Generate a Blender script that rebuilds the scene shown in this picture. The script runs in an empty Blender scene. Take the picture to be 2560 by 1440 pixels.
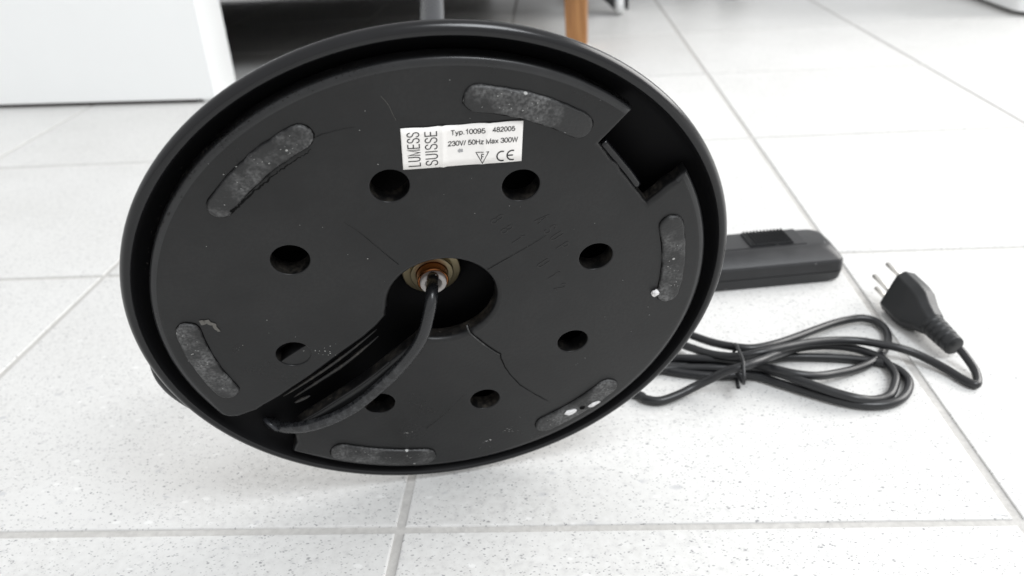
import bpy, bmesh, math, random
from mathutils import Vector, Matrix
random.seed(7)
S = bpy.context.scene
COL = S.collection

# ------------------------------------------------------------------ camera
cam_d = bpy.data.cameras.new('camera')
cam = bpy.data.objects.new('camera', cam_d); COL.objects.link(cam)
R_ = Vector((0.99768174, 0.04030166, -0.05483541)); U_ = Vector((0.02976274, 0.46622764, 0.884164))
F_ = Vector((-0.06119906, 0.88374632, -0.46394731)); C_ = Vector((0.08506, -0.30838157, 0.29618579))
cam.matrix_world = Matrix(((R_.x, U_.x, -F_.x, C_.x), (R_.y, U_.y, -F_.y, C_.y), (R_.z, U_.z, -F_.z, C_.z), (0, 0, 0, 1)))
cam_d.sensor_width = 36.0
cam_d.lens = 36.0 * 2075.26 / 2560
cam_d.clip_start = 0.01; cam_d.clip_end = 50
cam_d.dof.use_dof = True; cam_d.dof.focus_distance = 0.345; cam_d.dof.aperture_fstop = 11.5
S.camera = cam

# ------------------------------------------------------------------ light
W = bpy.data.worlds.new('World'); S.world = W; W.use_nodes = True
bg = W.node_tree.nodes['Background']
bg.inputs[0].default_value = (0.985, 0.99, 1.0, 1); bg.inputs[1].default_value = 0.68
def area(name, loc, target, sx, sy, power, col):
    l = bpy.data.lights.new(name, 'AREA'); l.shape = 'RECTANGLE'; l.size = sx; l.size_y = sy
    l.energy = power; l.color = col
    o = bpy.data.objects.new(name, l); COL.objects.link(o); o.location = loc
    o.rotation_euler = (Vector(target) - Vector(loc)).to_track_quat('-Z', 'Y').to_euler()
    return o
area('window_light', (2.5, 1.1, 1.35), (0.3, 0.3, 0.0), 2.0, 1.7, 70, (1.0, 0.985, 0.965))
area('overhead_fill_light', (1.2, -0.95, 2.35), (0.25, 0.1, 0.0), 0.95, 1.1, 40, (0.93, 0.965, 1.0))  # added overhead light for the edge highlights; no source seen there
S.view_settings.view_transform = 'Standard'; S.view_settings.look = 'None'
S.view_settings.exposure = 0.31; S.view_settings.gamma = 1.0

# ------------------------------------------------------------------ helpers
def new_mat(name, col, rough=0.5, spec=0.5, metal=0.0):
    m = bpy.data.materials.new(name); m.use_nodes = True
    b = m.node_tree.nodes['Principled BSDF']
    b.inputs['Base Color'].default_value = (*col, 1); b.inputs['Roughness'].default_value = rough
    b.inputs['Specular IOR Level'].default_value = spec; b.inputs['Metallic'].default_value = metal
    return m
class NT:
    def __init__(s, m): s.t = m.node_tree; s.b = s.t.nodes['Principled BSDF']
    def n(s, typ, **kw):
        x = s.t.nodes.new(typ)
        for k, v in kw.items():
            if k.startswith('i_'): x.inputs[k[2:].replace('_', ' ')].default_value = v
            else: setattr(x, k, v)
        return x
    def l(s, a, b): s.t.links.new(a, b)
    def ramp(s, src, stops, interp='LINEAR'):
        r = s.n('ShaderNodeValToRGB'); r.color_ramp.interpolation = interp
        e = r.color_ramp.elements
        while len(e) < len(stops): e.new(0.5)
        for x, (p, c) in zip(e, stops): x.position = p; x.color = (c, c, c, 1) if not hasattr(c, '__len__') else (*c, 1)
        s.l(src, r.inputs[0]); return r.outputs[0]
    def mix(s, fac, a, b, mode='MIX'):
        x = s.n('ShaderNodeMix', data_type='RGBA', blend_type=mode)
        for sock, v in ((x.inputs[0], fac), (x.inputs[6], a), (x.inputs[7], b)):
            if isinstance(v, bpy.types.NodeSocket): s.l(v, sock)
            elif hasattr(v, '__len__'): sock.default_value = (*v, 1)
            else: sock.default_value = v
        return x.outputs[2]
    def math(s, op, a, b=0.0):
        x = s.n('ShaderNodeMath', operation=op)
        for sock, v in zip(x.inputs, (a, b)):
            if isinstance(v, bpy.types.NodeSocket): s.l(v, sock)
            else: sock.default_value = v
        return x.outputs[0]
    def bump(s, h, strength=0.2, dist=0.001):
        x = s.n('ShaderNodeBump', i_Strength=strength, i_Distance=dist); s.l(h, x.inputs['Height'])
        s.l(x.outputs[0], s.b.inputs['Normal'])

def link(name, me, mat=None, parent=None, smooth=True, loc=None):
    o = bpy.data.objects.new(name, me); COL.objects.link(o)
    if mat: me.materials.clear(); me.materials.append(mat)
    if smooth:
        for f in me.polygons: f.use_smooth = True
    if parent: o.parent = parent
    if loc is not None: o.location = loc
    return o
def tag(o, label=None, cat=None, group=None, kind=None):
    if label: o['label'] = label
    if cat: o['category'] = cat
    if group: o['group'] = group
    if kind: o['kind'] = kind
    return o
def empty(name, M=None, loc=(0, 0, 0)):
    o = bpy.data.objects.new(name, None); COL.objects.link(o); o.empty_display_size = 0.05
    if M is not None: o.matrix_world = M
    else: o.location = loc
    return o
def bm_mesh(bm, name='mesh'):
    bmesh.ops.recalc_face_normals(bm, faces=bm.faces[:])
    me = bpy.data.meshes.new(name); bm.to_mesh(me); bm.free(); return me
def sharp(o, ang=35):
    me = o.data; bm = bmesh.new(); bm.from_mesh(me)
    for e in bm.edges:
        if len(e.link_faces) == 2: e.smooth = e.calc_face_angle(0) < math.radians(ang)
    bm.to_mesh(me); bm.free()
def box_mesh(lo, hi, bev=0.0, seg=2):
    bm = bmesh.new(); bmesh.ops.create_cube(bm, size=1)
    for v in bm.verts:
        v.co = Vector([lo[i] + (v.co[i] + 0.5) * (hi[i] - lo[i]) for i in range(3)])
    if bev: bmesh.ops.bevel(bm, geom=bm.edges[:], offset=bev, segments=seg, profile=0.5, affect='EDGES')
    return bm_mesh(bm)
def lathe(prof, n=64, closed=False):
    """prof: (radius, z) list, revolved round Z."""
    bm = bmesh.new(); rings = []
    for r, z in prof:
        if r < 1e-7: rings.append([bm.verts.new((0, 0, z))])
        else: rings.append([bm.verts.new((r * math.cos(2*math.pi*k/n), r * math.sin(2*math.pi*k/n), z)) for k in range(n)])
    pairs = list(zip(rings, rings[1:])) + ([(rings[-1], rings[0])] if closed else [])
    for a, b in pairs:
        for k in range(n):
            q = [a[k % len(a)], a[(k+1) % len(a)], b[(k+1) % len(b)], b[k % len(b)]]
            u = []
            for v in q:
                if v not in u: u.append(v)
            if len(u) > 2: bm.faces.new(u)
    return bm_mesh(bm)
def catmull(P, k=6, closed=False):
    P = [Vector(p) for p in P]; n = len(P); out = []
    for i in range(n if closed else n - 1):
        g = (lambda j: P[j % n]) if closed else (lambda j: P[min(max(j, 0), n-1)])
        a, b, c, d = g(i-1), g(i), g(i+1), g(i+2)
        for s in range(k):
            t = s / k
            out.append(0.5*((2*b) + (c-a)*t + (2*a-5*b+4*c-d)*t*t + (3*b-a-3*c+d)*t**3))
    if not closed: out.append(P[-1])
    return out
def tube(P, r, n=12, closed=False, caps=True, squash=1.0):
    """P points, r a radius or one per point"""
    P = [Vector(p) for p in P]; m = len(P); bm = bmesh.new(); rings = []
    R = r if hasattr(r, '__len__') else [r]*m
    T = []
    for i in range(m):
        a = P[(i-1) % m] if (closed or i > 0) else P[i]; b = P[(i+1) % m] if (closed or i < m-1) else P[i]
        T.append((b-a).normalized())
    N = T[0].orthogonal().normalized()
    for i in range(m):
        N = (N - T[i]*N.dot(T[i])).normalized(); B = T[i].cross(N)
        rings.append([bm.verts.new(P[i] + (N*math.cos(2*math.pi*k/n)*squash + B*math.sin(2*math.pi*k/n))*R[i]) for k in range(n)])
    for i in range(m if closed else m-1):
        a, b = rings[i], rings[(i+1) % m]
        off = 0
        if closed and i == m-1:
            off = min(range(n), key=lambda o: (a[0].co - b[o].co).length)
        for k in range(n): bm.faces.new((a[k], a[(k+1) % n], b[(k+1+off) % n], b[(k+off) % n]))
    if caps and not closed:
        bm.faces.new(rings[0][::-1]); bm.faces.new(rings[-1])
    return bm_mesh(bm)
DG = None
def curve_to_mesh(cu):
    o = bpy.data.objects.new('tmp', cu); COL.objects.link(o)
    bpy.context.view_layer.update()
    me = bpy.data.meshes.new_from_object(o.evaluated_get(bpy.context.evaluated_depsgraph_get()))
    bpy.data.objects.remove(o); bpy.data.curves.remove(cu); return me
def flat_solid(outlines, z0, z1, bevel=0.0, res=2):
    """filled 2D outlines (first outer, others holes) between z0 and z1 with rounded edges"""
    cu = bpy.data.curves.new('tmp', 'CURVE'); cu.dimensions = '2D'; cu.fill_mode = 'BOTH'
    for L in outlines:
        sp = cu.splines.new('POLY'); sp.points.add(len(L)-1); sp.use_cyclic_u = True
        for pt, (x, y) in zip(sp.points, L): pt.co = (x, y, 0, 1)
    cu.bevel_depth = bevel; cu.bevel_resolution = res; cu.offset = -bevel
    cu.extrude = (z1-z0)/2 - bevel
    me = curve_to_mesh(cu)
    for v in me.vertices: v.co.z += (z0+z1)/2
    bm = bmesh.new(); bm.from_mesh(me); bmesh.ops.remove_doubles(bm, verts=bm.verts[:], dist=1e-6); bm.to_mesh(me); bm.free()
    return me
def text_mesh(s, bold=0.0):
    cu = bpy.data.curves.new('tmp', 'FONT'); cu.body = s; cu.size = 1.0; cu.offset = bold; cu.resolution_u = 4
    return curve_to_mesh(cu)
def fit(me, w, h):
    """scale a mesh's bounding box to w x h with lower-left at 0,0"""
    xs = [v.co.x for v in me.vertices]; ys = [v.co.y for v in me.vertices]
    x0, x1, y0, y1 = min(xs), max(xs), min(ys), max(ys)
    for v in me.vertices: v.co.x = (v.co.x-x0)/(x1-x0)*w; v.co.y = (v.co.y-y0)/(y1-y0)*h
    return me
def arc(cx, cy, r, a0, a1, n): return [(cx + r*math.cos(math.radians(a0+(a1-a0)*i/n)), cy + r*math.sin(math.radians(a0+(a1-a0)*i/n))) for i in range(n+1)]
mm = lambda L: [tuple(c/1000 for c in p) for p in L]

# ------------------------------------------------------------------ measured curves, millimetres
L1 = [(157.2,173.5,10.0),(169.3,162.1,10.0),(180.9,151.2,11.0),(192.2,142.2,13.0),(202.7,139.8,13.0),(215.9,145.0,12.0),(231.8,155.7,10.0),(248.6,167.9,8.0),(264.7,179.3,6.0),(277.4,185.9,5.0),(286.3,187.2,5.0),(294.2,185.0,4.0),(297.4,176.9,3.0),(295.8,166.0,2.8),(291.4,155.2,2.8),(283.6,144.3,3.0),(273.2,134.1,3.5),(262.1,127.1,4.0),(249.1,120.1,6.0),(235.4,113.6,9.0),(223.7,113.0,11.0),(213.6,118.1,11.0),(203.2,126.9,9.0),(191.4,131.5,9.0),(178.1,134.5,9.0),(162.7,137.8,8.0),(148.1,141.4,6.0)]
L2 = [(153.7,161.7,6.0),(164.7,151.6,8.0),(174.7,139.0,11.0),(184.8,129.7,14.0),(193.9,126.8,16.0),(205.5,127.4,18.0),(218.6,133.4,17.0),(232.4,140.7,15.0),(246.2,146.5,13.0),(259.4,149.9,11.0),(271.5,150.0,10.0),(282.6,147.3,9.5),(292.9,142.6,9.0),(301.8,139.4,7.0),(309.7,133.8,5.0),(316.4,125.9,3.5),(321.2,116.9,3.0),(324.2,110.8,3.0),(327.0,109.8,3.0),(329.8,114.1,3.5),(331.2,121.3,5.0),(330.5,127.1,7.0),(328.9,133.1,9.0),(328.0,137.1,10.0)]
L3 = [(125.8,108.4,3.0),(132.0,102.4,3.0),(140.4,100.4,3.0),(151.3,104.1,4.0),(161.4,108.7,6.0),(171.9,110.6,11.0),(180.5,108.0,18.0),(189.7,107.9,21.0),(201.7,115.4,20.0),(216.5,131.3,14.0),(231.7,146.4,8.0),(244.6,152.3,6.0),(257.4,154.1,4.5),(268.7,151.1,4.0),(276.8,145.3,4.0),(282.2,137.9,4.0),(284.2,128.3,4.0),(283.3,117.8,4.0),(279.3,107.8,4.0),(273.9,100.6,4.0),(267.7,96.0,4.0),(260.4,93.6,5.0),(251.7,92.8,7.0),(241.9,96.9,8.0),(232.3,102.4,9.0),(223.1,109.8,9.0),(214.0,118.6,8.0),(205.4,126.9,6.0),(191.1,129.0,6.0),(177.5,129.9,6.0),(161.9,131.8,5.0),(146.1,132.9,4.0)]
L4 = [(140.3,135.2,3.0),(154.8,130.0,3.0),(169.2,126.7,3.0),(182.8,125.6,3.0),(194.6,125.4,3.0),(204.7,122.5,3.0),(215.5,115.1,3.0),(225.2,108.3,3.0),(234.7,101.8,3.0),(244.1,96.2,3.0),(254.0,92.6,3.0),(263.6,91.3,3.0),(273.2,92.9,3.0),(280.9,98.0,3.0),(287.1,106.4,3.0),(290.1,115.9,3.0),(289.7,124.6,3.0),(286.0,131.6,3.0),(279.8,136.2,3.0),(271.0,139.2,3.0),(259.8,141.4,3.0),(248.4,143.3,3.0),(236.6,144.2,3.0),(224.6,144.3,3.0),(212.2,142.6,3.0),(201.7,140.9,3.0),(191.2,138.7,3.5),(176.9,137.4,3.5),(160.9,138.0,3.0)]
TIE = [(192.0,143.4,17.0),(190.5,124.0,1.0)]
CHANL = [(-108.6,-55.0),(-104.4,-57.0),(-99.0,-57.3),(-90.3,-54.5),(-86.4,-51.8),(-78.6,-47.3),(-69.2,-40.7),(-62.1,-35.7),(-47.8,-24.4),(-35.9,-15.4),(-29.0,-9.0),(-24.7,-3.5),(-24.3,0.1)]
CHANR = [(-9.2,-18.5),(-14.5,-24.4),(-21.5,-30.3),(-26.5,-34.6),(-33.6,-41.0),(-41.9,-47.9),(-52.3,-55.1),(-62.8,-62.5),(-70.2,-67.0),(-75.4,-71.7),(-77.3,-77.8),(-77.5,-83.3),(-79.8,-88.1),(-82.7,-92.2)]
GROM = [(-87.5,-72.6)]
HALFHOLE = [(-75.7,-21.9),(-62.4,-13.3)]
CRK1 = [(10.6,-15.3),(11.5,-19.9),(13.2,-22.9),(18.3,-30.1),(22.9,-35.8),(25.2,-37.9),(25.3,-41.4),(27.0,-47.5),(30.0,-54.7),(34.4,-62.6),(42.6,-72.2),(48.9,-78.5)]
CRK2 = [(-16.4,25.6),(-20.6,31.4),(-25.8,39.0),(-29.8,44.9),(-35.1,50.7)]
CRK3 = [(20.1,16.6),(25.7,19.8),(32.6,23.9),(39.4,27.9),(45.4,31.8)]
CRK5 = [(-40.3,89.7),(-37.8,90.8),(-33.4,91.7),(-29.1,92.4),(-24.9,92.7)]
CRK6 = [(-13.9,-86.7),(-4.2,-77.5),(6.5,-64.1)]
CRK7 = [(-41.3,86.6),(-43.8,84.5),(-46.4,83.3),(-48.1,82.3),(-50.8,80.6),(-54.0,78.7),(-56.3,77.1),(-59.4,74.7),(-62.5,72.2),(-64.7,71.0),(-67.6,68.5),(-70.3,66.1),(-72.9,64.1),(-74.9,62.8)]
HAIR = [(-14.8,104.0),(-13.3,101.7),(-12.2,99.4),(-11.6,97.0),(-10.6,93.8)]
SPECKS = [(-87.8,46.8),(16.0,47.8),(15.8,91.5),(30.9,101.3),(-62.5,-17.9),(-86.9,-9.4),(-89.6,-10.7),(-89.0,-12.0),(-55.8,-19.3),(-53.4,-17.9),(-50.9,-17.1),(-48.3,-16.1),(-2.2,-17.2),(74.4,-22.0),(94.9,-19.2),(96.1,-24.7),(75.1,-23.5),(62.2,-53.4),(34.4,-88.3),(26.4,-97.6),(30.6,-99.3),(33.4,-99.3),(12.9,-109.7),(18.3,-109.6),(-23.1,-87.8),(-23.7,-90.0),(-88.4,-10.6),(-73.9,3.8),(4.3,58.8),(15.5,64.9),(-1.6,17.5),(-19.1,75.9),(-35.9,34.3),(-28.4,30.9),(9.5,107.6),(51.0,82.2),(64.1,93.6),(-64.3,-8.5),(-23.7,91.2),(-68.8,72.7),(-73.7,78.7)]
SMEAR = [(-99.9,6.5),(-97.4,7.0),(-95.4,4.9),(-94.4,0.6)]
CABLE = [(-1.5,-10.0,-30.0),(-2.1,-0.6,-18.0),(-2.8,0.5,-13.0),(-3.8,1.6,-6.0),(-5.0,-1.2,-1.5),(-7.0,-7.1,1.0),(-9.4,-13.5,3.0),(-13.3,-21.3,3.6),(-19.0,-29.8,3.4),(-25.2,-37.9,3.2),(-32.5,-45.7,3.1),(-39.9,-53.0,3.0),(-47.3,-58.9,3.0),(-55.5,-63.6,2.9),(-63.6,-66.9,2.5),(-71.7,-70.0,1.0),(-78.9,-72.9,-2.0),(-84.1,-74.7,-5.0),(-87.5,-74.9,-7.5),(-90.7,-77.7,-12.0)]
TEXTPOS = [(25.3,43.1),(29.3,37.3),(33.8,31.4),(43.9,40.6),(47.4,34.5),(50.1,30.4),(53.2,24.4),(44.8,16.0),(49.4,8.4),(52.9,.5)]

# ------------------------------------------------------------------ materials
def tile_material():
    m = new_mat('speckled_tile', (0.6, 0.6, 0.59), 0.42, 0.35); N = NT(m)
    geo = N.n('ShaderNodeNewGeometry'); info = N.n('ShaderNodeObjectInfo'); P = geo.outputs['Position']
    # each tile shifts the pattern so that neighbours do not continue one another
    sh = N.n('ShaderNodeVectorMath', operation='SCALE'); N.l(info.outputs['Location'], sh.inputs[0]); sh.inputs['Scale'].default_value = 7.31
    ad = N.n('ShaderNodeVectorMath', operation='ADD'); N.l(P, ad.inputs[0]); N.l(sh.outputs[0], ad.inputs[1]); V = ad.outputs[0]
    wob = N.n('ShaderNodeTexNoise', i_Scale=420.0, i_Detail=2.0); N.l(V, wob.inputs['Vector'])
    wv = N.n('ShaderNodeVectorMath', operation='SCALE'); N.l(wob.outputs['Color'], wv.inputs[0]); wv.inputs['Scale'].default_value = 0.0022
    wa = N.n('ShaderNodeVectorMath', operation='ADD'); N.l(V, wa.inputs[0]); N.l(wv.outputs[0], wa.inputs[1]); Q = wa.outputs[0]
    def specks(scale, keep, radius, soft, seed):
        mp = N.n('ShaderNodeMapping'); N.l(Q, mp.inputs[0]); mp.inputs['Location'].default_value = (seed, seed*2, 0.37); mp.inputs['Rotation'].default_value = (0, 0, 0.5); mp.inputs['Scale'].default_value = (0.7, 1.2, 1)
        v = N.n('ShaderNodeTexVoronoi', i_Scale=scale, voronoi_dimensions='2D'); N.l(mp.outputs[0], v.inputs['Vector'])
        sep = N.n('ShaderNodeSeparateColor'); N.l(v.outputs['Color'], sep.inputs[0])
        on = N.math('LESS_THAN', sep.outputs[0], keep)
        rr = N.math('MULTIPLY', sep.outputs[1], radius)
        d = N.math('SUBTRACT', rr, v.outputs['Distance'])
        d = N.n('ShaderNodeMapRange', i_From_Min=0.0, i_From_Max=soft) if False else d
        k = N.math('MULTIPLY', d, 1.0/soft); cl = N.n('ShaderNodeClamp'); N.l(k, cl.inputs[0])
        return N.math('MULTIPLY', cl.outputs[0], on)
    big = N.n('ShaderNodeTexNoise', i_Scale=9.0, i_Detail=3.0, i_Roughness=0.6); N.l(V, big.inputs['Vector'])
    mid = N.n('ShaderNodeTexNoise', i_Scale=240.0, i_Detail=3.0, i_Roughness=0.65); N.l(V, mid.inputs['Vector'])
    c = N.ramp(big.outputs['Fac'], [(0.3, (0.575, 0.57, 0.555)), (0.7, (0.655, 0.652, 0.64))])
    c = N.mix(N.ramp(mid.outputs['Fac'], [(0.35, 0.0), (0.7, 1.0)]), c, (0.67, 0.668, 0.655))
    c = N.mix(N.math('MULTIPLY', N.ramp(mid.outputs['Fac'], [(0.28, 1.0), (0.42, 0.0)]), 0.4), c, (0.45, 0.45, 0.46))
    c = N.mix(N.math('MULTIPLY', specks(190.0, 0.09, 0.42, 0.2, 3.1), 0.55), c, (0.80, 0.80, 0.79))
    c = N.mix(N.math('MULTIPLY', specks(150.0, 0.03, 0.45, 0.3, 9.7), 0.4), c, (0.34, 0.35, 0.38))
    c = N.mix(N.math('MULTIPLY', specks(850.0, 0.30, 0.46, 0.2, 1.3), 0.74), c, (0.235, 0.235, 0.24))
    c = N.mix(N.math('MULTIPLY', specks(560.0, 0.09, 0.44, 0.2, 5.9), 0.76), c, (0.19, 0.19, 0.20))
    tone = N.math('ADD', N.math('MULTIPLY', info.outputs['Random'], 0.07), 0.95)
    hs = N.n('ShaderNodeHueSaturation'); N.l(c, hs.inputs['Color']); N.l(tone, hs.inputs['Value'])
    N.l(hs.outputs[0], N.b.inputs['Base Color'])
    N.bump(mid.outputs['Fac'], 0.12, 0.0006)
    return m
def grout_material():
    m = new_mat('grout', (0.5, 0.49, 0.47), 0.85, 0.2); N = NT(m)
    g = N.n('ShaderNodeNewGeometry'); a = N.n('ShaderNodeTexNoise', i_Scale=300.0, i_Detail=4.0); N.l(g.outputs['Position'], a.inputs['Vector'])
    b = N.n('ShaderNodeTexNoise', i_Scale=14.0, i_Detail=3.0); N.l(g.outputs['Position'], b.inputs['Vector'])
    c = N.ramp(a.outputs['Fac'], [(0.3, (0.44, 0.43, 0.415)), (0.7, (0.53, 0.52, 0.50))])
    c = N.mix(N.ramp(b.outputs['Fac'], [(0.45, 0.0), (0.75, 0.5)]), c, (0.43, 0.42, 0.40))
    N.l(c, N.b.inputs['Base Color']); N.bump(a.outputs['Fac'], 0.5, 0.001)
    return m
def plastic_material(name, col, rough, dust=0.0, scale=60.0, dustcol=(0.22, 0.22, 0.22), fine=900.0, bump=0.15, spec=0.4, var=0.15, sheen=0.12, only=None):
    """moulded plastic: uneven gloss, faint mottling, dusty scuffs"""
    m = new_mat(name, col, rough, spec); N = NT(m)
    t = N.n('ShaderNodeTexCoord').outputs['Object']
    a = N.n('ShaderNodeTexNoise', i_Scale=scale, i_Detail=5.0, i_Roughness=0.65); N.l(t, a.inputs['Vector'])
    f = N.n('ShaderNodeTexNoise', i_Scale=fine, i_Detail=2.0); N.l(t, f.inputs['Vector'])
    c = N.mix(N.ramp(a.outputs['Fac'], [(0.35, 0.0), (0.7, 1.0)]), tuple(x*(1-var) for x in col), tuple(x*(1+var) for x in col))
    if dust:
        d = N.math('MULTIPLY', N.ramp(a.outputs['Fac'], [(0.46, 0.0), (0.66, 1.0)]), N.ramp(f.outputs['Fac'], [(0.36, 0.15), (0.62, 1.0)]))
        d = N.math('MULTIPLY', d, dust)
        if only:        # the scratched stretch of the cable
            sx = N.n('ShaderNodeSeparateXYZ'); N.l(t, sx.inputs[0])
            mr = N.n('ShaderNodeMapRange'); N.l(sx.outputs[0], mr.inputs[0])
            mr.inputs[1].default_value, mr.inputs[2].default_value = only
            d = N.math('MULTIPLY', d, mr.outputs[0])
        c = N.mix(d, c, dustcol)
        v = N.n('ShaderNodeTexVoronoi', i_Scale=fine*0.45); N.l(t, v.inputs['Vector'])
        sp = N.n('ShaderNodeSeparateColor'); N.l(v.outputs['Color'], sp.inputs[0])
        k = N.math('MULTIPLY', N.math('LESS_THAN', v.outputs['Distance'], 0.30), N.math('LESS_THAN', sp.outputs[0], 0.0 if (only or fine < 800) else 0.05*dust))
        c = N.mix(N.math('MULTIPLY', k, 0.8), c, (0.45, 0.45, 0.44))
    N.l(c, N.b.inputs['Base Color'])
    N.l(N.ramp(a.outputs['Fac'], [(0.3, rough*(1-sheen)), (0.7, min(1, rough*(1+sheen)))]), N.b.inputs['Roughness'])
    N.bump(f.outputs['Fac'], bump, 0.0004)
    return m
M_tile = tile_material(); M_grout = grout_material()
M_shell = plastic_material('black_lacquer', (0.005, 0.0052, 0.0062), 0.22, 0, 40, bump=0.03)
M_gap_shade = new_mat('matt_black_gap_shade', (0.0035, 0.0035, 0.004), 0.6, 0.12)
M_recess_shade = plastic_material('recess_shade_moulding', (0.005, 0.005, 0.0053), 0.36, 0.55, 110, (0.085, 0.075, 0.062), 600, 0.4, 0.45)
M_edge_sheen = plastic_material('edge_sheen_moulding', (0.014, 0.0145, 0.0155), 0.30, 0.06, 30, (0.05, 0.05, 0.048), 700, 0.06, 0.45, 0.2, 0.3)
M_weight = plastic_material('dark_grey_moulding', (0.0085, 0.0087, 0.0092), 0.36, 0.2, 17, (0.036, 0.035, 0.033), 600, 0.14, 0.34, 0.35, 0.38)
M_pad = plastic_material('scuffed_rubber', (0.014, 0.0142, 0.0146), 0.45, 0.9, 42, (0.17, 0.17, 0.17), 800, 0.6, 0.45, 0.2, 0.25)
M_cord = plastic_material('black_pvc', (0.012, 0.0125, 0.014), 0.36, 0, 60, bump=0.04, spec=0.5)
M_scuffcord = plastic_material('dusty_black_pvc', (0.013, 0.0135, 0.015), 0.28, 0.22, 330, (0.20, 0.205, 0.21), 1400, 0.10, 0.5, only=(-0.018, -0.026))
M_dimmer = plastic_material('matt_black_plastic', (0.010, 0.0105, 0.012), 0.38, 0.04, 50, (0.06, 0.06, 0.06), 1300, 0.22, 0.55)
M_plug = plastic_material('black_rubber', (0.016, 0.017, 0.018), 0.42, 0.0, 50, bump=0.06)
M_black = new_mat('black_ink', (0.012, 0.012, 0.013), 0.6, 0.3)
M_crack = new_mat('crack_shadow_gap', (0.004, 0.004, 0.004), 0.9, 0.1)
M_paper = plastic_material('white_paper', (0.88, 0.86, 0.835), 0.6, 0, 40, bump=0.05, var=0.05)
M_smudge = new_mat('grey_smudge', (0.36, 0.36, 0.37), 0.8, 0.2)
M_pinm = new_mat('nickel', (0.72, 0.70, 0.66), 0.28, 0.5, 1.0)
M_copper = new_mat('copper', (0.33, 0.125, 0.045), 0.22, 0.5, 1.0)
M_brass = new_mat('tarnished_brass', (0.33, 0.28, 0.18), 0.4, 0.5, 1.0)
M_nylon = new_mat('white_nylon', (0.55, 0.52, 0.50), 0.5, 0.4)
M_foam = plastic_material('white_foam', (0.75, 0.74, 0.74), 0.9, 0, 300, bump=0.6)
M_dust = new_mat('dust', (0.32, 0.32, 0.31), 0.9, 0.2)
M_smear = new_mat('beige_smear', (0.13, 0.125, 0.115), 0.8, 0.2)
M_pole = plastic_material('grey_painted_steel', (0.026, 0.028, 0.032), 0.30, 0, 30, bump=0.02)
M_white = plastic_material('white_lacquer', (0.88, 0.89, 0.885), 0.35, 0, 6, bump=0.02, var=0.01)
M_plinth = new_mat('dark_plinth', (0.05, 0.042, 0.040), 0.7, 0.2)
M_sofa = plastic_material('dark_brown_cloth', (0.016, 0.013, 0.011), 0.9, 0, 80, bump=0.4)
def wood_material():
    m = new_mat('varnished_beech', (0.45, 0.22, 0.08), 0.35, 0.5); N = NT(m)
    t = N.n('ShaderNodeTexCoord').outputs['Object']; mp = N.n('ShaderNodeMapping'); N.l(t, mp.inputs[0]); mp.inputs['Scale'].default_value = (1, 1, 0.08)
    a = N.n('ShaderNodeTexNoise', i_Scale=160.0, i_Detail=6.0, i_Roughness=0.6); N.l(mp.outputs[0], a.inputs['Vector'])
    c = N.ramp(a.outputs['Fac'], [(0.3, (0.22, 0.090, 0.028)), (0.5, (0.36, 0.165, 0.055)), (0.75, (0.46, 0.23, 0.085))])
    N.l(c, N.b.inputs['Base Color']); return m
M_wood = wood_material()

# ------------------------------------------------------------------ floor: grout bed + tiles
T = 0.3; G = 0.0047
bm = bmesh.new(); bmesh.ops.create_grid(bm, x_segments=1, y_segments=1, size=4.0)
floor = tag(link('floor', bm_mesh(bm), M_grout, smooth=False, loc=(0, 1.0, -0.0011)), 'pale grey grout bed of the tiled floor', kind='structure')
bm = bmesh.new(); bmesh.ops.create_cube(bm, size=1)
for v in bm.verts: v.co = Vector((v.co.x*(T-G), v.co.y*(T-G), v.co.z*0.008))
bmesh.ops.bevel(bm, geom=[e for e in bm.edges if all(v.co.z > 0 for v in e.verts)], offset=0.0009, segments=2, profile=0.5, affect='EDGES')
tile_me = bm_mesh(bm, 'tile'); tile_me.materials.append(M_tile)
for i in range(-7, 6):
    for j in range(-3, 9):
        o = bpy.data.objects.new('tile', tile_me); COL.objects.link(o); o.parent = floor
        o.location = ((i+0.5)*T + random.uniform(-.0003, .0003), (j+0.5)*T - 1.0 + random.uniform(-.0003, .0003), -0.004 + 0.0011 + random.uniform(-.0001, .00005))
        o.rotation_euler = (random.uniform(-.0006, .0006), random.uniform(-.0006, .0006), random.uniform(-.0012, .0012))

# ------------------------------------------------------------------ white cabinet, left
cd = Vector((0.99788557, -0.06499527, 0)); cn = Vector((0.06499527, 0.99788557, 0))
cab = empty('white_cabinet', Matrix(((cd.x, cn.x, 0, -0.405), (cd.y, cn.y, 0, 0.8573), (0, 0, 1, 0), (0, 0, 0, 1))))
tag(cab, 'white lacquered cabinet standing low over the tiles, left of the lamp', 'cabinet')
link('panel', box_mesh((-0.9, 0, 0.006), (0, 0.0765, 0.62), 0.0008), M_white, cab, smooth=False)
link('plinth', box_mesh((-0.9, 0.006, 0.0005), (-0.035, 0.07, 0.006)), M_plinth, cab, smooth=False)
link('foot', lathe([(0, 0.0003), (0.007, 0.0003), (0.007, 0.006), (0, 0.006)], 20), M_white, cab, loc=(-0.018, 0.012, 0))

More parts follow.
